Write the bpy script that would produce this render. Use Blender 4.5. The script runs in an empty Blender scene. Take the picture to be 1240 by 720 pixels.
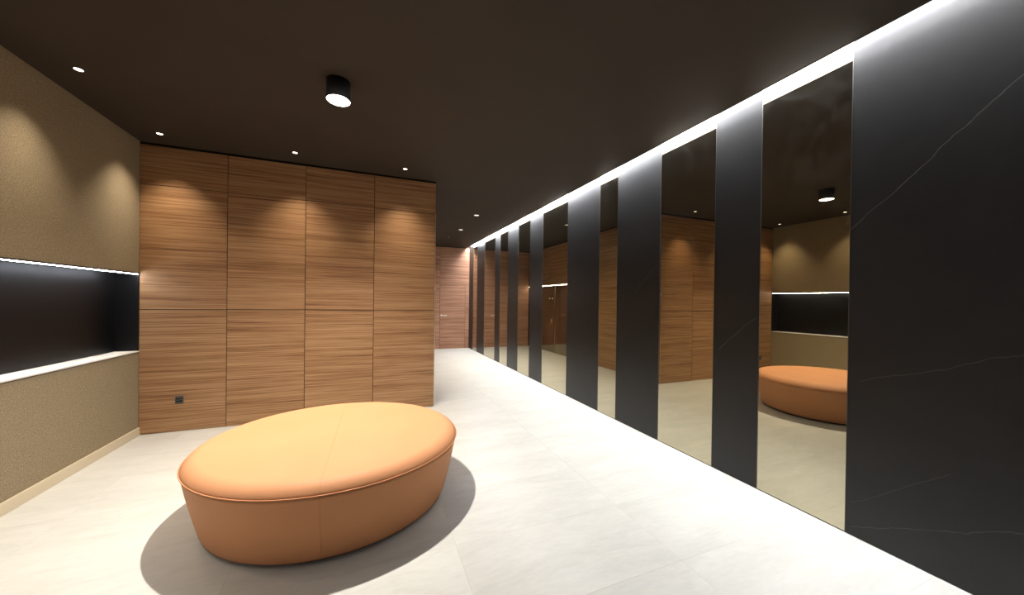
import bpy, bmesh, math, random
from mathutils import Vector, Matrix
random.seed(4)
C = bpy.context.scene.collection
SC = bpy.context.scene
S = 1.5                                   # metres per camera height

# ------------------------------------------------------------------ camera
CAM_H = S
yaw, pitch, roll = 0.3837, -0.0058, 0.0126
fwd = Vector((math.sin(yaw)*math.cos(pitch), math.cos(yaw)*math.cos(pitch), math.sin(pitch)))
rgt = Vector((math.cos(yaw), -math.sin(yaw), 0)); upv = rgt.cross(fwd)
r2 = math.cos(roll)*rgt + math.sin(roll)*upv
u2 = -math.sin(roll)*rgt + math.cos(roll)*upv
cd = bpy.data.cameras.new('camera'); cam = bpy.data.objects.new('camera', cd); C.objects.link(cam)
cd.sensor_width = 36; cd.sensor_fit = 'HORIZONTAL'; cd.lens = 426.106*36/1240
cd.shift_y = 7.157/1240; cd.clip_start = 0.01; cd.clip_end = 200
M = Matrix((( r2.x, u2.x, -fwd.x, 0), (r2.y, u2.y, -fwd.y, 0), (r2.z, u2.z, -fwd.z, CAM_H), (0, 0, 0, 1)))
cam.matrix_world = M
SC.camera = cam

# ------------------------------------------------------------------ light levels, exposure
SC.view_settings.view_transform = 'Standard'; SC.view_settings.look = 'None'
SC.view_settings.gamma = 1; SC.view_settings.use_curve_mapping = False
SC.view_settings.exposure = 0.0
w = bpy.data.worlds.new('world'); SC.world = w; w.use_nodes = True
w.node_tree.nodes['Background'].inputs[0].default_value = (0.9, 0.8, 0.7, 1)
w.node_tree.nodes['Background'].inputs[1].default_value = 0.0
P_PENDANT = 720          # W, surface downlight over the ottoman
P_SPOT = 125              # W, small recessed wall-wash spots
P_CORRIDOR = 170          # W, small corridor downlights
E_COVE = 92.0            # radiance of the long ceiling line of light
E_NICHE = 70.0           # radiance of the niche line of light
P_COVE = 100              # W, downward optics of the same line
E_LIFT = 90.0            # radiance of the line of light over the bronze doors

# ------------------------------------------------------------------ plan (in metres)
H  = 2.1155*S            # ceiling
R  = 1.9534*S            # right wall face
L  = -1.5413*S           # left wall face
YW = 3.3535*S            # wooden partition face
XW = 0.5669*S            # its right end
YF = 7.2779*S            # far corridor wall
YB = -1.6*S              # wall behind the camera
MT = 2.0858*S            # top of mirrors
G  = 0.0678*S            # slot of light along the right wall
SD = 0.10                # depth of that slot above the ceiling

# ------------------------------------------------------------------ helpers
def newmat(name):
    m = bpy.data.materials.new(name); m.use_nodes = True
    nt = m.node_tree
    return m, nt, nt.nodes['Principled BSDF']
def N(nt, t, **k):
    n = nt.nodes.new(t)
    for a, b in k.items():
        if a.startswith('i_'): n.inputs[a[2:].replace('_', ' ')].default_value = b
        else: setattr(n, a, b)
    return n
def lk(nt, a, b): nt.links.new(a, b)
def ramp(nt, fac, stops):
    r = N(nt, 'ShaderNodeValToRGB'); e = r.color_ramp.elements
    while len(e) < len(stops): e.new(0.5)
    for i, (p, c) in enumerate(stops):
        e[i].position = p; e[i].color = (*c, 1) if len(c) == 3 else c
    lk(nt, fac, r.inputs[0]); return r.outputs[0]
def math_(nt, op, a, b=None, clamp=False):
    n = N(nt, 'ShaderNodeMath', operation=op, use_clamp=clamp)
    for i, v in enumerate((a, b)):
        if v is None: continue
        if isinstance(v, (int, float)): n.inputs[i].default_value = v
        else: lk(nt, v, n.inputs[i])
    return n.outputs[0]
def noise(nt, vec, scale, detail=4, rough=0.55, dist=0):
    n = N(nt, 'ShaderNodeTexNoise'); n.inputs['Scale'].default_value = scale
    n.inputs['Detail'].default_value = detail; n.inputs['Roughness'].default_value = rough
    n.inputs['Distortion'].default_value = dist
    lk(nt, vec, n.inputs['Vector']); return n.outputs['Fac']
def mapped(nt, scale=(1, 1, 1), loc=None, src='pos'):
    if src == 'pos': v = N(nt, 'ShaderNodeNewGeometry').outputs['Position']
    else: v = N(nt, 'ShaderNodeTexCoord').outputs['Object']
    m = N(nt, 'ShaderNodeMapping'); m.inputs['Scale'].default_value = scale
    lk(nt, v, m.inputs['Vector'])
    if loc is not None: lk(nt, loc, m.inputs['Location'])
    return m.outputs[0]
def bump(nt, b, h, strength, dist=0.001):
    n = N(nt, 'ShaderNodeBump'); n.inputs['Strength'].default_value = strength
    n.inputs['Distance'].default_value = dist
    lk(nt, h, n.inputs['Height']); lk(nt, n.outputs[0], b.inputs['Normal'])
def flat(name, col, rough=0.5, metal=0.0, spec=0.5):
    m, nt, b = newmat(name)
    b.inputs['Base Color'].default_value = (*col, 1); b.inputs['Roughness'].default_value = rough
    b.inputs['Metallic'].default_value = metal; b.inputs['Specular IOR Level'].default_value = spec
    return m
def emit(name, col, e):
    m, nt, b = newmat(name)
    b.inputs['Base Color'].default_value = (0.8, 0.8, 0.8, 1)
    b.inputs['Emission Color'].default_value = (*col, 1); b.inputs['Emission Strength'].default_value = e
    return m

# ---- wood veneer, grain lying along x and y, each panel with its own sheet
def wood(name, tint):
    m, nt, b = newmat(name)
    rnd = N(nt, 'ShaderNodeObjectInfo').outputs['Random']
    off = N(nt, 'ShaderNodeCombineXYZ')
    lk(nt, math_(nt, 'MULTIPLY', rnd, 37.0), off.inputs[0]); lk(nt, math_(nt, 'MULTIPLY', rnd, 11.0), off.inputs[1])
    lk(nt, math_(nt, 'MULTIPLY', rnd, 53.0), off.inputs[2])
    v1 = mapped(nt, (0.35, 0.35, 22), off.outputs[0])
    v2 = mapped(nt, (0.9, 0.9, 85), off.outputs[0])
    v3 = mapped(nt, (0.5, 0.5, 4.5), off.outputs[0])
    v4 = mapped(nt, (3, 3, 300), off.outputs[0])
    a = noise(nt, v1, 1.0, 5, 0.62, 0.35); c = noise(nt, v2, 1.0, 4, 0.65, 0.12); d = noise(nt, v3, 1.0, 3, 0.5, 0.3); e = noise(nt, v4, 1.0, 2)
    s = math_(nt, 'ADD', math_(nt, 'MULTIPLY', a, 0.24), math_(nt, 'MULTIPLY', c, 0.46))
    s = math_(nt, 'ADD', s, math_(nt, 'MULTIPLY', d, 0.10)); s = math_(nt, 'ADD', s, math_(nt, 'MULTIPLY', e, 0.20))
    k = lambda r, g, bb: (r*tint[0], g*tint[1], bb*tint[2])
    col = ramp(nt, s, [(0.37, k(.10, .044, .019)), (0.44, k(.215, .103, .044)), (0.51, k(.325, .177, .082)), (0.62, k(.44, .262, .133))])
    lk(nt, col, b.inputs['Base Color']); b.inputs['Roughness'].default_value = 0.5
    b.inputs['Specular IOR Level'].default_value = 0.3
    bump(nt, b, c, 0.15, 0.0006)
    return m
M_WOOD = wood('teak_veneer', (1.0, 1.0, 1.0))
M_WOOD2 = wood('rosy_teak_veneer', (1.22, 1.15, 1.5))
M_GROOVE = flat('dark_groove', (0.03, 0.014, 0.008), 0.9, spec=0.1)
M_BLACK = flat('shadow_gap_black', (0.006, 0.005, 0.004), 0.9, spec=0.05)

# ---- woven wall covering
def textile():
    m, nt, b = newmat('woven_wall_covering')
    n1 = noise(nt, mapped(nt, (1, 160, 900)), 1.0, 3, 0.6)
    n2 = noise(nt, mapped(nt, (1, 900, 160)), 1.0, 3, 0.6)
    n3 = noise(nt, mapped(nt, (1, 1, 1)), 125.0, 3, 0.65)
    s = math_(nt, 'ADD', math_(nt, 'MULTIPLY', n1, 0.4), math_(nt, 'MULTIPLY', n2, 0.35)); s = math_(nt, 'ADD', s, math_(nt, 'MULTIPLY', n3, 0.25))
    col = ramp(nt, s, [(0.39, (.125, .096, .056)), (0.5, (.27, .215, .137)), (0.61, (.46, .385, .262))])
    lk(nt, col, b.inputs['Base Color']); b.inputs['Roughness'].default_value = 0.95
    b.inputs['Specular IOR Level'].default_value = 0.1
    bump(nt, b, s, 0.5, 0.002)
    return m
M_TEXTILE = textile()

# ---- pale stone-look floor tile
def tile():
    m, nt, b = newmat('pale_porcelain')
    rnd = N(nt, 'ShaderNodeObjectInfo').outputs['Random']
    off = N(nt, 'ShaderNodeCombineXYZ')
    lk(nt, math_(nt, 'MULTIPLY', rnd, 41.0), off.inputs[0]); lk(nt, math_(nt, 'MULTIPLY', rnd, 17.0), off.inputs[1])
    v = mapped(nt, (0.8, 2.8, 1), off.outputs[0])
    a = noise(nt, v, 1.6, 6, 0.6, 0.8); c = noise(nt, v, 14.0, 4, 0.6, 0.3)
    vein = math_(nt, 'ABSOLUTE', math_(nt, 'SUBTRACT', noise(nt, v, 0.9, 4, 0.55, 1.1), 0.5))
    vein = math_(nt, 'SUBTRACT', 1.0, math_(nt, 'MULTIPLY', vein, 26.0), True)
    s = math_(nt, 'ADD', math_(nt, 'MULTIPLY', a, 0.7), math_(nt, 'MULTIPLY', c, 0.3))
    s = math_(nt, 'SUBTRACT', s, math_(nt, 'MULTIPLY', vein, 0.05))
    s = math_(nt, 'ADD', s, math_(nt, 'MULTIPLY', math_(nt, 'SUBTRACT', rnd, 0.5), 0.03))
    col = ramp(nt, s, [(0.36, (.455, .440, .392)), (0.5, (.50, .482, .432)), (0.64, (.54, .522, .470))])
    lk(nt, col, b.inputs['Base Color']); b.inputs['Roughness'].default_value = 0.36
    b.inputs['Specular IOR Level'].default_value = 0.4
    bump(nt, b, c, 0.08, 0.001)
    return m
M_TILE = tile()
M_GROUT = flat('grout', (.46, .445, .405), 0.9)

# ---- near-black stone with a few thin pale veins (y1,z1,y2,z2,strength) in metres on the wall plane
def blackstone():
    m, nt, b = newmat('black_veined_stone')
    pos = N(nt, 'ShaderNodeNewGeometry').outputs['Position']
    sep = N(nt, 'ShaderNodeSeparateXYZ'); lk(nt, pos, sep.inputs[0])
    wob = math_(nt, 'MULTIPLY', math_(nt, 'SUBTRACT', noise(nt, mapped(nt), 2.6, 4, 0.6), 0.5), 0.09)
    y, z = sep.outputs[1], sep.outputs[2]
    brk = noise(nt, mapped(nt), 9.0, 3, 0.6)
    tot = None
    for (y1, z1, y2, z2, st) in VEINS:
        dy, dz = y2-y1, z2-z1; ln = math.hypot(dy, dz); ny, nz = -dz/ln, dy/ln; c0 = ny*y1+nz*z1
        d = math_(nt, 'ADD', math_(nt, 'MULTIPLY', y, ny), math_(nt, 'MULTIPLY', z, nz))
        d = math_(nt, 'ABSOLUTE', math_(nt, 'ADD', math_(nt, 'SUBTRACT', d, c0), wob))
        d = math_(nt, 'SUBTRACT', 1.0, math_(nt, 'MULTIPLY', d, 1/0.0032), True)
        t = math_(nt, 'SUBTRACT', math_(nt, 'MULTIPLY', y, 1/dy), y1/dy)              # 0..1 along the vein
        t = math_(nt, 'MULTIPLY', math_(nt, 'GREATER_THAN', t, 0.0), math_(nt, 'LESS_THAN', t, 1.0))
        d = math_(nt, 'MULTIPLY', math_(nt, 'MULTIPLY', d, t), st)
        tot = d if tot is None else math_(nt, 'ADD', tot, d)
    tot = math_(nt, 'MULTIPLY', tot, math_(nt, 'ADD', brk, 0.3), True)
    cl = noise(nt, mapped(nt, (1, 1, 1)), 3.0, 6, 0.65, 0.5)
    base = ramp(nt, cl, [(0.3, (.0048, .0040, .0032)), (0.7, (.0095, .0082, .0068))])
    mx = N(nt, 'ShaderNodeMix', data_type='RGBA'); lk(nt, tot, mx.inputs['Factor'])
    lk(nt, base, mx.inputs[6]); mx.inputs[7].default_value = (.11, .10, .085, 1)
    lk(nt, mx.outputs[2], b.inputs['Base Color'])
    rr = ramp(nt, noise(nt, mapped(nt, (1, 1, 1)), 30.0, 4), [(0.3, (.395,)*3), (0.7, (.43,)*3)])
    lk(nt, rr, b.inputs['Roughness']); b.inputs['Specular IOR Level'].default_value = 0.38
    bump(nt, b, noise(nt, mapped(nt), 160.0, 3), 0.12, 0.0005)
    return m
VEINS = [tuple(v*S for v in a[:4])+(a[4],) for a in (
    (.46, 1.742, .8796, 1.331, 1.0), (.20, 1.99, .46, 1.742, .8), (-.38, .62, .8796, .665, .0), (.40, .862, .84, .672, .6),
    (.58, .39, .86, .145, .35), (.30, .30, .86, .285, .0), (.20, .40, .86, .03, .5), (1.274, .926, 1.50, .735, .9),
    (1.983, 1.289, 2.238, 1.076, .8), (3.0, 1.30, 3.25, 1.10, .5))if a[4] > 0]
M_STONE = blackstone()

# ---- bronze-tinted mirror, faintly smudged
def mirror(name, tint, rough=0.0):
    m, nt, b = newmat(name)
    b.inputs['Base Color'].default_value = (*tint, 1); b.inputs['Metallic'].default_value = 1
    b.inputs['Roughness'].default_value = rough
    dif = N(nt, 'ShaderNodeBsdfDiffuse'); dif.inputs[0].default_value = (.5, .47, .42, 1)
    mix = N(nt, 'ShaderNodeMixShader')
    n = noise(nt, mapped(nt, (1, 1, 1)), 3.2, 6, 0.65, 1.5)
    n = math_(nt, 'MULTIPLY', math_(nt, 'SUBTRACT', n, 0.5, True), 0.09)
    lk(nt, math_(nt, 'ADD', n, 0.006), mix.inputs[0])
    lk(nt, b.outputs[0], mix.inputs[1]); lk(nt, dif.outputs[0], mix.inputs[2])
    lk(nt, mix.outputs[0], nt.nodes['Material Output'].inputs[0])
    return m
M_MIRROR = mirror('bronze_mirror', (.46, .415, .30))
M_BRONZE = flat('polished_bronze', (.36, .32, .23), 0.04, 1.0)
M_ALU = flat('brushed_aluminium', (.62, .60, .57), 0.3, 1.0)
M_TRIM = flat('dull_metal_edge', (.15, .14, .125), 0.45, 1.0)
M_STEEL = flat('satin_steel', (.85, .84, .82), 0.45, 0.3)

def ceilmat():
    m, nt, b = newmat('dark_brown_paint')
    n = noise(nt, mapped(nt), 2.0, 4)
    lk(nt, ramp(nt, n, [(0.3, (.037, .0275, .0185)), (0.7, (.042, .031, .0215))]), b.inputs['Base Color'])
    b.inputs['Roughness'].default_value = 0.75; b.inputs['Specular IOR Level'].default_value = 0.25
    bump(nt, b, noise(nt, mapped(nt), 250.0, 2), 0.1, 0.0005)
    return m
M_CEIL = ceilmat()
M_PLASTER = flat('white_plaster', (.72, .71, .69), 0.8)
M_BASE = flat('beige_skirting', (.62, .53, .38), 0.5)
M_GLOSS = flat('gloss_black_lacquer', (.006, .0055, .0055), 0.40, 0.0, 0.25)
M_SILL = flat('pale_sill', (.84, .82, .78), 0.5)
M_LAMPBLACK = flat('black_powder_coat', (.012, .013, .014), 0.5)
M_PLATE = flat('graphite_plastic', (.06, .062, .062), 0.4)
M_PLATE2 = flat('black_plastic', (.012, .012, .012), 0.35)

def leather():
    m, nt, b = newmat('tan_leather')
    v = mapped(nt, src='obj')
    vo = N(nt, 'ShaderNodeTexVoronoi'); vo.inputs['Scale'].default_value = 330; lk(nt, v, vo.inputs['Vector'])
    n = noise(nt, v, 2.2, 4)
    lk(nt, ramp(nt, n, [(0.3, (.525, .236, .106)), (0.7, (.555, .254, .118))]), b.inputs['Base Color'])
    b.inputs['Roughness'].default_value = 0.62; b.inputs['Specular IOR Level'].default_value = 0.2
    bump(nt, b, vo.outputs['Distance'], 0.12, 0.0006)
    return m
M_LEATHER = leather()
M_THREAD = flat('tan_stitching', (.40, .145, .05), 0.7)

def link(name, bm, mat, parent=None, origin=None, smooth=False):
    me = bpy.data.meshes.new(name)
    o = Vector(origin) if origin is not None else Vector((0, 0, 0))
    bmesh.ops.recalc_face_normals(bm, faces=bm.faces)
    bmesh.ops.translate(bm, verts=bm.verts, vec=-o)
    if smooth:
        for f in bm.faces: f.smooth = True
    bm.to_mesh(me); bm.free(); me.materials.append(mat)
    ob = bpy.data.objects.new(name, me); C.objects.link(ob)
    put(ob, o, parent)
    return ob
def put(ob, o, parent):
    o = Vector(o)
    if parent is not None:
        ob.parent = parent; ob.location = o - wloc(parent)
    else: ob.location = o
def wloc(o):
    v = Vector((0, 0, 0))
    while o is not None: v += o.location; o = o.parent
    return v
def addbox(bm, x0, x1, y0, y1, z0, z1, bev=0):
    r = bmesh.ops.create_cube(bm, size=1)
    for v in r['verts']:
        v.co = Vector((x0+(v.co.x+.5)*(x1-x0), y0+(v.co.y+.5)*(y1-y0), z0+(v.co.z+.5)*(z1-z0)))
    if bev:
        es = list({e for v in r['verts'] for e in v.link_edges})
        bmesh.ops.bevel(bm, geom=es, offset=bev, segments=1, affect='EDGES')
def box(name, x0, x1, y0, y1, z0, z1, mat, parent=None, bev=0):
    bm = bmesh.new(); addbox(bm, x0, x1, y0, y1, z0, z1, bev)
    return link(name, bm, mat, parent, ((x0+x1)/2, (y0+y1)/2, z0))
def boxes(name, lst, mat, parent=None, bev=0):
    bm = bmesh.new()
    for a in lst: addbox(bm, *a, bev)
    l = lst[0]
    return link(name, bm, mat, parent, ((l[0]+l[1])/2, (l[2]+l[3])/2, l[4]))
def empty(name, loc, parent=None):
    o = bpy.data.objects.new(name, None); o.empty_display_size = 0.1; C.objects.link(o); put(o, loc, parent); return o
def tag(o, label, cat, group=None):
    o['label'] = label; o['category'] = cat
    if group: o['group'] = group
    return o
def struct(o): o['kind'] = 'structure'; return o
def lathe(bm, prof, seg=48, sx=1, sy=1, rot=0, cx=0, cy=0, cz=0):
    rings = []
    for (r, z) in prof:
        if r <= 1e-6: rings.append([bm.verts.new((cx, cy, cz+z))]); continue
        ring = []
        for i in range(seg):
            t = 2*math.pi*i/seg; x, y = r*sx*math.cos(t), r*sy*math.sin(t)
            ring.append(bm.verts.new((cx+x*math.cos(rot)-y*math.sin(rot), cy+x*math.sin(rot)+y*math.cos(rot), cz+z)))
        rings.append(ring)
    for a, b in zip(rings, rings[1:]):
        if len(a) == 1 and len(b) == 1: continue
        for i in range(seg):
            j = (i+1) % seg
            if len(a) == 1: bm.faces.new((a[0], b[i], b[j]))
            elif len(b) == 1: bm.faces.new((a[i], a[j], b[0]))
            else: bm.faces.new((a[i], a[j], b[j], b[i]))
def tube(bm, pts, rad, seg=8, closed=False):
    pts = [Vector(p) for p in pts]; n = len(pts); rings = []
    for i, p in enumerate(pts):
        t = (pts[(i+1) % n]-pts[i-1]) if closed else (pts[min(i+1, n-1)]-pts[max(i-1, 0)])
        t.normalize(); a = Vector((0, 0, 1)) if abs(t.z) < 0.9 else Vector((1, 0, 0))
        u = t.cross(a).normalized(); v = t.cross(u)
        rings.append([bm.verts.new(p+rad*(math.cos(2*math.pi*k/seg)*u+math.sin(2*math.pi*k/seg)*v)) for k in range(seg)])
    m = n if closed else n-1
    for i in range(m):
        a, b = rings[i], rings[(i+1) % n]
        for k in range(seg): bm.faces.new((a[k], a[(k+1) % seg], b[(k+1) % seg], b[k]))
    if not closed: bm.faces.new(rings[0]); bm.faces.new(list(reversed(rings[-1])))

# ================================================================== STRUCTURE
# ---- floor: slab with rectified porcelain tiles 1.2 x 0.6
XL, XR = L-0.3, R+0.05
floor = struct(box('floor', XL, XR, YB-0.05, YF+0.05, -0.15, -0.008, M_GROUT))
tw, tl, gp = 1.20, 0.60, 0.00025
bm = bmesh.new(); addbox(bm, gp, tw-gp, gp, tl-gp, -0.010, 0.0)
top = [e for e in bm.edges if all(v.co.z > -0.001 for v in e.verts)]
bmesh.ops.bevel(bm, geom=top, offset=0.0002, segments=1, affect='EDGES')
bmesh.ops.translate(bm, verts=bm.verts, vec=(0, 0, 0.0))
bmesh.ops.recalc_face_normals(bm, faces=bm.faces)
tme = bpy.data.meshes.new('floor_tile'); bm.to_mesh(tme); bm.free(); tme.materials.append(M_TILE)
x_of, y_of = 1.76/1.55*S, 1.57/1.55*S
ix0 = math.floor((L-x_of)/tw); iy0 = math.floor((YB-y_of)/tl)
def tile_piece(x0, x1, y0, y1):
    bm = bmesh.new(); addbox(bm, x0+gp, x1-gp, y0+gp, y1-gp, -0.010, 0.0)
    top = [e for e in bm.edges if all(v.co.z > -0.001 for v in e.verts)]
    bmesh.ops.bevel(bm, geom=top, offset=0.0002, segments=1, affect='EDGES')
    return link('floor_tile', bm, M_TILE, floor, (x0, y0, 0))
for i in range(ix0, ix0+8):
    for j in range(iy0, iy0+26):
        x0, y0 = x_of+i*tw, y_of+j*tl; x1, y1 = x0+tw, y0+tl
        if x0 >= R or y0 >= YF or x1 <= L or y1 <= YB: continue
        a, b_, c, d = max(x0, L), min(x1, R), max(y0, YB), min(y1, YF)
        if b_-a < 0.02 or d-c < 0.02: continue
        if (a, b_, c, d) == (x0, x1, y0, y1):
            o = bpy.data.objects.new('floor_tile', tme); C.objects.link(o); put(o, (x0, y0, 0), floor)
        else: tile_piece(a, b_, c, d)

# ---- ceiling with the open slot along the right wall
ceiling = struct(box('ceiling', L-0.35, R-G, YB-0.1, YF+0.1, H, H+SD+0.03, M_CEIL))

# ---- right wall: backing, stone panels; the mirrors are things of their own
wall_right = struct(box('wall_right', R+0.02, R+0.22, YB-0.1, YF+0.1, 0, H+SD+0.03, M_PLASTER))
k = lambda *a: [v*S for v in a]
MIR = [k(.8796, 1.2654), k(1.5352, 1.9761), k(2.4504, 2.7094), k(3.2685, 3.856), k(4.2207, 4.62), k(5.025, 5.373), k(5.614, 6.211), k(6.687, 6.968)]
edges = [-0.40*S]+[v for m in MIR for v in m]+[YF]
STONES = [(YB, edges[0])]+[(edges[i], edges[i+1]) for i in range(0, len(edges), 2)]
for (a, b_) in STONES:
    box('stone_panel', R, R+0.02, a+0.0006, b_-0.0006, 0.003, H+SD-0.002, M_STONE, wall_right, bev=0.0008)
for (a, b_) in MIR:   # white board above each mirror, and black strip for the shade of the gap below it
    box('upper_board', R+0.004, R+0.02, a, b_, MT, H+SD-0.002, M_PLASTER, wall_right)
    box('gap_shade_strip', R+0.004, R+0.02, a, b_, 0.0005, 0.006, M_LAMPBLACK, wall_right)
mlabels = ['tall bronze mirror nearest the camera, widest in view, reflecting the orange ottoman and niche',
 'tall bronze mirror second from the camera, reflecting the end of the wooden partition',
 'narrow bronze mirror third from the camera, reflecting only dark wood above a strip of floor',
 'tall bronze mirror fourth from the camera, reflecting the polished doors under a line of light',
 'bronze mirror fifth from the camera, reflecting plain lit wood at the corridor end',
 'very narrow looking bronze mirror, sixth along the corridor wall',
 'bronze mirror seventh along the corridor wall, reflecting the lever handle of the far door',
 'last and thinnest looking bronze mirror beside the far wooden wall']
for (a, b_), lb in zip(MIR, mlabels):
    t = tag(empty('wall_mirror', (R+0.012, (a+b_)/2, 0.006)), lb, 'mirror', 'bronze mirrors set between the black stone panels')
    box('mirror_glass', R+0.003, R+0.009, a+0.003, b_-0.003, 0.006, MT, M_MIRROR, t)
    for (p, q_) in ((a+0.0006, a+0.003), (b_-0.003, b_-0.0006)):
        box('edge_trim', R-0.0005, R+0.010, p, q_, 0.006, MT, M_TRIM, t)

# ---- slot lid and the long line of light
lid = box('slot_cover', R-G, R+0.02, YB-0.1, YF+0.1, H+SD, H+SD+0.03, M_CEIL, ceiling)
box('slot_edge', R-G, R-G+0.002, YB, YF, H-0.004, H+0.02, M_ALU, ceiling)
t = tag(empty('linear_light', (R-G/2, (YB+YF)/2, H+SD-0.01)), 'long white line of light in the ceiling slot above the stone and mirror wall', 'light')
boxes('light_housing', [(R-G+0.001, R-G+0.006, YB, YF, H+SD-0.03, H+SD-0.0005), (R-G+0.006, R-0.006, YB, YF, H+SD-0.008, H+SD-0.0005)], M_ALU, t)
box('light_diffuser', R-G+0.007, R-0.004, YB+0.01, YF-0.01, H+SD-0.016, H+SD-0.009, emit('cool_white_diffuser', (.88, .92, 1.0), E_COVE), t)

# ---- left wall: woven covering above and below a long black niche
NZ0, NZ1, ND = 0.611*S, 1.165*S, 0.125*S
wall_left = struct(box('wall_left', L-0.35, L-ND-0.012, YB-0.1, YW+0.3, 0, H, M_TEXTILE))
box('fabric_panel', L-ND-0.012, L, YB, YW-0.0005, NZ1+0.010, H-0.0005, M_TEXTILE, wall_left)
box('fabric_panel', L-ND-0.012, L, YB, YW-0.0005, 0.0005, NZ0-0.014, M_TEXTILE, wall_left)
box('niche_back', L-ND-0.012, L-ND, YB, YW, NZ0-0.012, NZ1+0.010, M_GLOSS, wall_left)
box('niche_header', L-ND, L+0.003, YB, YW-0.0005, NZ1, NZ1+0.010, M_LAMPBLACK, wall_left)
box('niche_end', L-ND, L+0.003, YW-0.014, YW-0.0005, NZ0, NZ1, M_GLOSS, wall_left)
boxes('niche_sill', [(L-ND, L+0.004, YB, YW-0.0005, NZ0-0.012, NZ0)], M_SILL, wall_left)
box('niche_sill_edge', L+0.001, L+0.005, YB, YW-0.0005, NZ0-0.018, NZ0-0.012, M_LAMPBLACK, wall_left)
struct(box('baseboard_left', L, L+0.014, YB, YW-0.001, 0.0, 0.0585*S, M_BASE, None, bev=0.002))
t = tag(empty('niche_light', (L-0.02, 1.2, NZ1)), 'thin white line of light under the top edge of the black wall niche', 'light')
box('light_housing', L-0.020, L-0.002, YB+0.02, YW-0.016, NZ1-0.004, NZ1-0.0005, M_ALU, t)
box('light_diffuser', L-0.018, L-0.003, YB+0.02, YW-0.016, NZ1-0.009, NZ1-0.004, emit('niche_diffuser', (.84, .90, 1.0), E_NICHE), t)

# ---- wooden partition: dark core clad in veneer panels
Z1, Z2 = 0.9077*S, 1.8153*S
rows = [(0.004, Z1), (Z1, Z2), (Z2, H-0.022)]
LX0 = L
YL0, YL1, LD = 5.42*S, 7.272*S, 0.10       # lift lobby recess in the partition's corridor side
LZ = 1.335*S
partition = struct(boxes('wall_middle', [(L-0.35, XW-0.014, YW+0.012, YL0, 0, H), (L-0.35, XW-LD-0.02, YL0, YL1, 0, LZ),
     (L-0.35, XW-0.014, YL0, YF, LZ, H)], M_GROOVE))
cols = [L, -1.027*S, -0.500*S, 0.030*S, XW]
for a, b_ in zip(cols, cols[1:]):
    for (z0, z1) in rows:
        gx = 0.0034
        box('wood_panel', a+(0.001 if a == L else gx), b_-(0 if b_ == XW else gx), YW, YW+0.012, z0+(0.0042 if z0 > .01 else 0), z1-0.0042, M_WOOD, partition, bev=0.0006)
box('shadow_gap', L, XW-0.002, YW+0.004, YW+0.012, H-0.022, H-0.0005, M_BLACK, partition)
ys = [YW+0.012, 4.02*S, 4.71*S, YL0]
for a, b_ in zip(ys, ys[1:]):
    for (z0, z1) in rows:
        box('wood_panel', XW-0.014, XW-0.001, a+0.0015, b_-0.0015, z0+0.0013, z1-0.0013, M_WOOD, partition, bev=0.0006)
for (a, b_) in ((YL0, 6.31*S), (6.31*S, YL1)):
    box('wood_panel', XW-0.014, XW-0.001, a+0.0015, b_-0.0015, LZ+0.0013, H-0.022, M_WOOD, partition, bev=0.0006)
box('corner_trim', XW-0.001, XW+0.004, YW-0.001, YW+0.003, 0.001, Z2, M_ALU, partition)
box('corner_catch', XW-0.001, XW+0.007, YW-0.002, YW+0.010, 1.10*S, 1.12*S, M_STEEL, partition)
# recess lining and polished leaves
boxes('recess_lining', [(XW-LD-0.02, XW-LD, YL0, YL1, 0.001, LZ), (XW-LD, XW-0.002, YL0, YL0+0.01, 0.001, LZ)], M_LAMPBLACK, partition)
lf = [5.43*S, 5.58*S, 6.067*S, 6.60*S, 7.19*S]
for i, (a, b_) in enumerate(((lf[1], lf[2]), (lf[2], lf[3]))):
    d = struct(box('door_%d' % (i+2), XW-0.055, XW-0.025, a+0.004, b_-0.004, 0.006, LZ-0.03, M_BRONZE, None, bev=0.001))
for (a, b_) in ((lf[0], lf[1]), (lf[3], lf[4])):
    box('bronze_panel', XW-0.055, XW-0.025, a+0.004, b_-0.004, 0.006, LZ-0.03, M_BRONZE, partition, bev=0.001)
boxes('bronze_post', [(XW-0.06, XW-0.016, lf[2]-0.003, lf[2]+0.003, 0.002, LZ-0.03)], M_ALU, partition)
t = tag(empty('lintel_light', (XW-0.02, 6.31*S, LZ-0.01)), 'white line of light above the polished bronze doors, seen in the fourth mirror', 'light')
box('light_diffuser', XW-0.024, XW-0.002, YL0+0.02, YL1-0.02, LZ-0.016, LZ-0.010, emit('lintel_diffuser', (1.0, .96, .9), E_LIFT), t)
box('light_housing', XW-0.026, XW-0.002, YL0+0.015, YL1-0.015, LZ-0.010, LZ-0.001, M_ALU, t)
# floor indicator and call button on the polished leaf
t = tag(empty('door_indicator', (XW-0.02, 6.235*S, 1.05*S)), 'pair of small lit marks on the polished bronze door', 'sign')
for yy in (6.295*S, 6.177*S):
    bm = bmesh.new(); zc = 1.07*S
    pts = [(XW-0.024, yy-.022, zc-.018), (XW-0.024, yy+.022, zc-.018), (XW-0.024, yy, zc+.02)]
    a = [bm.verts.new(p) for p in pts]; b2 = [bm.verts.new((p[0]+.003, p[1], p[2])) for p in pts]
    bm.faces.new(a); bm.faces.new(b2[::-1])
    for i in range(3): bm.faces.new((a[i], a[(i+1) % 3], b2[(i+1) % 3], b2[i]))
    link('lit_arrow', bm, emit('pale_mark', (.85, .8, 1.0), 1.6), t, (XW-0.024, yy, zc))
t = tag(empty('call_button', (XW-0.02, 6.216*S, 0.585*S)), 'small plate with a reddish lit button on the polished bronze door', 'button')
box('plate', XW-0.0245, XW-0.020, 6.19*S, 6.24*S, 0.56*S, 0.66*S, M_ALU, t, bev=0.001)
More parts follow.
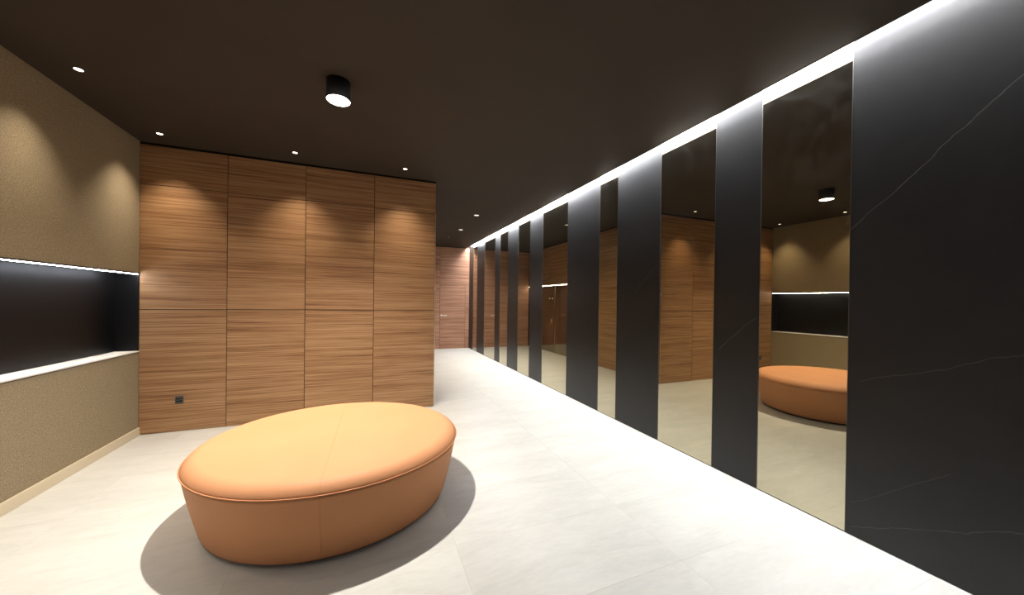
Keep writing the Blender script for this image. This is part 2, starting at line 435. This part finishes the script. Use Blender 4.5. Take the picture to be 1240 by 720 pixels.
bm = bmesh.new(); lathe(bm, [(0, 0), (.012, 0), (.012, .004), (0, .004)], 16)
bmesh.ops.rotate(bm, verts=bm.verts, matrix=Matrix.Rotation(math.pi/2, 3, 'Y')); bmesh.ops.translate(bm, verts=bm.verts, vec=(XW-.020, 6.216*S, .609*S))
link('push_button', bm, emit('red_mark', (1.0, .25, .15), 1.5), t, (XW-.020, 6.216*S, .609*S))

# ---- far wall with a flush wooden door
DZ, DX0, DX1 = 1.338*S, 1.338*S, 1.868*S
wall_back = struct(box('wall_back', XW-0.014, R+0.02, YF+0.014, YF+0.2, 0, H+0.12, M_GROOVE))
fp = [(XW+.001, DX0-0.005, 0.003, DZ), (DX1+0.005, R-0.001, 0.003, DZ), (XW+.001, DX0+0.002, DZ+0.006, 1.84*S), (DX0+0.002, R-0.001, DZ+0.006, 1.84*S), (XW+.001, DX0+0.002, 1.84*S+.0026, H-0.015), (DX0+0.002, R-0.001, 1.84*S+.0026, H-0.015)]
for (a, b_, z0, z1) in fp:
    box('wood_panel', a, b_-0.002, YF, YF+0.014, z0, z1, M_WOOD2, wall_back, bev=0.0006)
box('shadow_gap', XW, R, YF+0.004, YF+0.014, H-0.015, H-0.001, M_BLACK, wall_back)
door = struct(box('door_1', DX0+.003, DX1-.003, YF+0.001, YF+0.013, 0.006, DZ-0.004, M_WOOD2, None, bev=0.0008))
hz = 0.691*S; hx = DX0+0.045
hd = empty('door_handle', (hx, YF, hz), door)
hd.parent = door
bm = bmesh.new(); lathe(bm, [(0, 0), (.024, 0), (.026, .003), (.026, .007), (0, .008)], 24)
bmesh.ops.rotate(bm, verts=bm.verts, matrix=Matrix.Rotation(math.pi/2, 3, 'X')); bmesh.ops.translate(bm, verts=bm.verts, vec=(hx, YF+.001, hz))
link('handle_rose', bm, M_STEEL, hd, (hx, YF, hz), True)
bm = bmesh.new(); tube(bm, [(hx, YF, hz), (hx, YF-.045, hz), (hx+.006, YF-.056, hz), (hx+.02, YF-.06, hz), (hx+.16, YF-.06, hz)], .010, 12)
link('handle_lever', bm, M_STEEL, hd, (hx, YF, hz), True)

# ---- wall behind the camera
wall_front = struct(box('wall_front', L-0.35, R+0.02, YB-0.12, YB, 0, H, M_TEXTILE))

# ================================================================== OTTOMAN (round, tapered)
PX, PY, PA, PB, PR = -0.1469*S, 1.9882*S, 0.5982*S, 0.5594*S, -0.1053
otto = tag(empty('ottoman', (PX, PY, 0)), 'large round tan orange leather ottoman with tapered side standing under the ceiling lamp', 'ottoman')
rm = PA; el = PB/PA
HS, HT, ZB = 0.2898*S, 0.3265*S, 0.016*S; RB = (PA-0.0645*S)
def om(prof, name, mat, smooth=True, seg=128):
    bm = bmesh.new(); lathe(bm, prof, seg, 1, el, PR, PX, PY)
    return link(name, bm, mat, otto, (PX, PY, 0), smooth)
om([(0, 0), (RB-.05, 0), (RB-.05, ZB+.004), (0, ZB+.004)], 'plinth', M_LAMPBLACK)
side = []
n = 14
for i in range(n+1):
    f = i/n; z = ZB+(HS-ZB)*f; side.append((RB+(rm-.004-RB)*f+0.006*math.sin(math.pi*f), z))
om([(0, ZB), (RB-.03, ZB), (RB-.008, ZB+.002)]+[(RB-.001, ZB+.007)]+side[1:]+[(rm-.03, HS+.003)], 'side_cover', M_LEATHER)
cr = 0.040; topz = HT+0.006
prof = [(rm-.03, HS-.001), (rm-.003, HS+.001)]
for i in range(11):
    a = math.radians(22+68*i/10); k0, k1 = math.cos(math.radians(22)), math.sin(math.radians(22))
    prof.append((rm-.003-.095*(1-math.cos(a)/k0), HS+.003+(topz-HS-.003)*(math.sin(a)-k1)/(1-k1)))
for f in (.9, .75, .55, .35, .15): prof.append(((rm-.09)*f, topz+0.008*(1-f*f)))
prof.append((0, topz+0.008))
om(prof, 'top_cushion', M_LEATHER)
def ell(r, th, z): 
    # th: world direction angle from the centre
    t = th-PR; x, y = math.cos(t), math.sin(t); q_ = r/math.sqrt(x*x+(y/el)**2)
    return (PX+q_*math.cos(th), PY+q_*math.sin(th), z)
bm = bmesh.new(); tube(bm, [ell(rm-.0005, 2*math.pi*i/160, HS+.0008) for i in range(160)], .0032, 8, True)
link('piping', bm, M_LEATHER, otto, (PX, PY, 0), True)
sa = -1.599
for th in (sa, sa+math.pi):
    bm = bmesh.new(); tube(bm, [ell(r_+.0004, th, z_) for (r_, z_) in side[1:]], .0008, 6)
    link('side_seam', bm, M_THREAD, otto, (PX, PY, 0), True)
bm = bmesh.new()
pts = [ell(r_, sa, z_+.0002) for (r_, z_) in prof[3:-1]]+[(PX, PY, topz+.0082)]+[ell(r_, sa+math.pi, z_+.0002) for (r_, z_) in reversed(prof[3:-1])]
tube(bm, pts, .0007, 6); link('top_seam', bm, M_THREAD, otto, (PX, PY, 0), True)

# ================================================================== LIGHTS
LX, LY, LZL = -0.160*S, 2.0202*S, 2.018*S
t = tag(empty('ceiling_lamp', (LX, LY, H)), 'black cylindrical surface downlight glowing white above the orange ottoman', 'lamp')
def lath(name, prof, mat, par, c, smooth=True, seg=40):
    bm = bmesh.new(); lathe(bm, prof, seg, cx=c[0], cy=c[1], cz=c[2]); return link(name, bm, mat, par, c, smooth)
lr = 0.0535*S
o = lath('housing', [(0, 0), (lr+.006, 0), (lr+.006, LZL-H), (lr+.002, LZL-H), (lr+.002, LZL-H+.012), (0, LZL-H+.012)], M_LAMPBLACK, t, (LX, LY, H), False, 48)
for p in o.data.polygons: p.use_smooth = abs(p.normal.z) < .5
lath('lens', [(0, LZL-H+.002), (lr+.001, LZL-H+.002), (lr+.001, LZL-H+.010), (0, LZL-H+.010)], emit('lamp_lens', (1.0, .97, .92), 30), t, (LX, LY, H), False)
def light(name, kind, loc, par, W, col, **kw):
    ld = bpy.data.lights.new(name, kind); ld.energy = W; ld.color = col
    for a, b in kw.items(): setattr(ld, a, b)
    o = bpy.data.objects.new(name, ld); C.objects.link(o); put(o, loc, par); return o
light('lamp_light', 'SPOT', (LX, LY, LZL-.006), t, P_PENDANT, (1.0, .965, .92), spot_size=math.radians(134), spot_blend=1.0, shadow_soft_size=0.028)
al = light('cove_light', 'AREA', (R-G/2+.004, (YB+YF)/2, H+SD-.0175), bpy.data.objects['linear_light'], P_COVE, (.94, .96, 1.0), shape='RECTANGLE', size=.06, size_y=YF-YB-.04, spread=math.radians(70))
spots = [(-1.343, 0.95, 'unseen small recessed round spotlight over the left wall, nearest the camera'),  # out of view, kept to light the left side of the floor
         (-1.343, 1.69, 'unseen small recessed round spotlight over the left wall just outside the frame'),  # likewise unseen, kept for its light on the left floor
         (-1.343, 2.42, 'small recessed round spotlight at upper left, above the woven wall'),
         (-1.345, 3.146, 'small recessed round spotlight in the ceiling corner beside the woven wall and partition'),
         (-0.542, 3.128, 'small recessed round spotlight above the middle of the wooden partition'),
         (0.268, 3.132, 'small recessed round spotlight above the right end of the wooden partition')]
for (x, y, lb) in spots:
    x *= S; y *= S
    t = tag(empty('recessed_spotlight', (x, y, H)), lb, 'spotlight', 'small round spotlights along the ceiling edge')
    r = .0165*S
    lath('rim', [(r, 0.0), (r+.005, 0.0), (r+.005, -.0018), (r, -.0022), (r-.0005, -.0005)], M_CEIL, t, (x, y, H), True, 28)
    lath('lens', [(0, -.0012), (r, -.0012), (r, -.0001), (0, -.0001)], emit('spot_lens', (1.0, .9, .76), 6.0), t, (x, y, H), False, 28)
    light('spot_light', 'SPOT', (x, y, H-.006), t, P_SPOT*(0.8 if y < 3*S else 1), (1.0, .86, .68), spot_size=math.radians(86), spot_blend=1.0, shadow_soft_size=0.03)
for (x, y, lb) in ((1.277, 4.438, 'small square recessed downlight in the corridor ceiling, the nearer one'), (1.314, 5.445, 'small square recessed downlight in the corridor ceiling, the farther one')):
    x *= S; y *= S; h = .042
    t = tag(empty('square_downlight', (x, y, H)), lb, 'downlight', 'square downlights in the corridor ceiling')
    boxes('frame', [(x-h-.006, x+h+.006, y-h-.006, y-h, H-.003, H-.0002), (x-h-.006, x+h+.006, y+h, y+h+.006, H-.003, H-.0002), (x-h-.006, x-h, y-h, y+h, H-.003, H-.0002), (x+h, x+h+.006, y-h, y+h, H-.003, H-.0002)], M_CEIL, t)
    box('lens', x-h, x+h, y-h, y+h, H-.0022, H-.0004, emit('square_lens', (1.0, .88, .76), 1.1), t)
    light('downlight_light', 'SPOT', (x, y, H-.008), t, P_CORRIDOR, (1.0, .9, .76), spot_size=math.radians(100), spot_blend=0.8, shadow_soft_size=0.03)
x, y = 1.27*S, 6.178*S
bm = bmesh.new(); lathe(bm, [(0, 0), (.03, 0), (.03, -.006), (.02, -.014), (0, -.016)], 24, cx=x, cy=y, cz=H)
tag(link('smoke_detector', bm, flat('dark_bronze_plastic', (.10, .085, .07), .5), None, (x, y, H), True), 'tiny dark round sensor on the corridor ceiling near the far wall', 'sensor')

# ================================================================== SOCKET
sx0, sx1, sz0, sz1 = -1.334*S, -1.286*S, .209*S, .265*S
t = tag(empty('power_socket', ((sx0+sx1)/2, YW, sz0)), 'small dark double power socket low on the wooden partition', 'socket')
box('plate', sx0, sx1, YW-.007, YW-.0003, sz0, sz1, M_PLATE, t, bev=.0015)
cz = (sz0+sz1)/2; cx = (sx0+sx1)/2
for dx in (-.0165, .0165):
    bm = bmesh.new(); addbox(bm, cx+dx-.014, cx+dx+.014, YW-.0095, YW-.0068, cz-.024, cz+.022, .001)
    m_ = link('socket_insert', bm, M_PLATE2, t, (cx+dx, YW-.008, cz))
    boxes('pin_hole', [(cx+dx-.008, cx+dx-.004, YW-.0099, YW-.0094, cz-.003, cz+.002), (cx+dx+.004, cx+dx+.008, YW-.0099, YW-.0094, cz-.003, cz+.002)], M_ALU, m_)
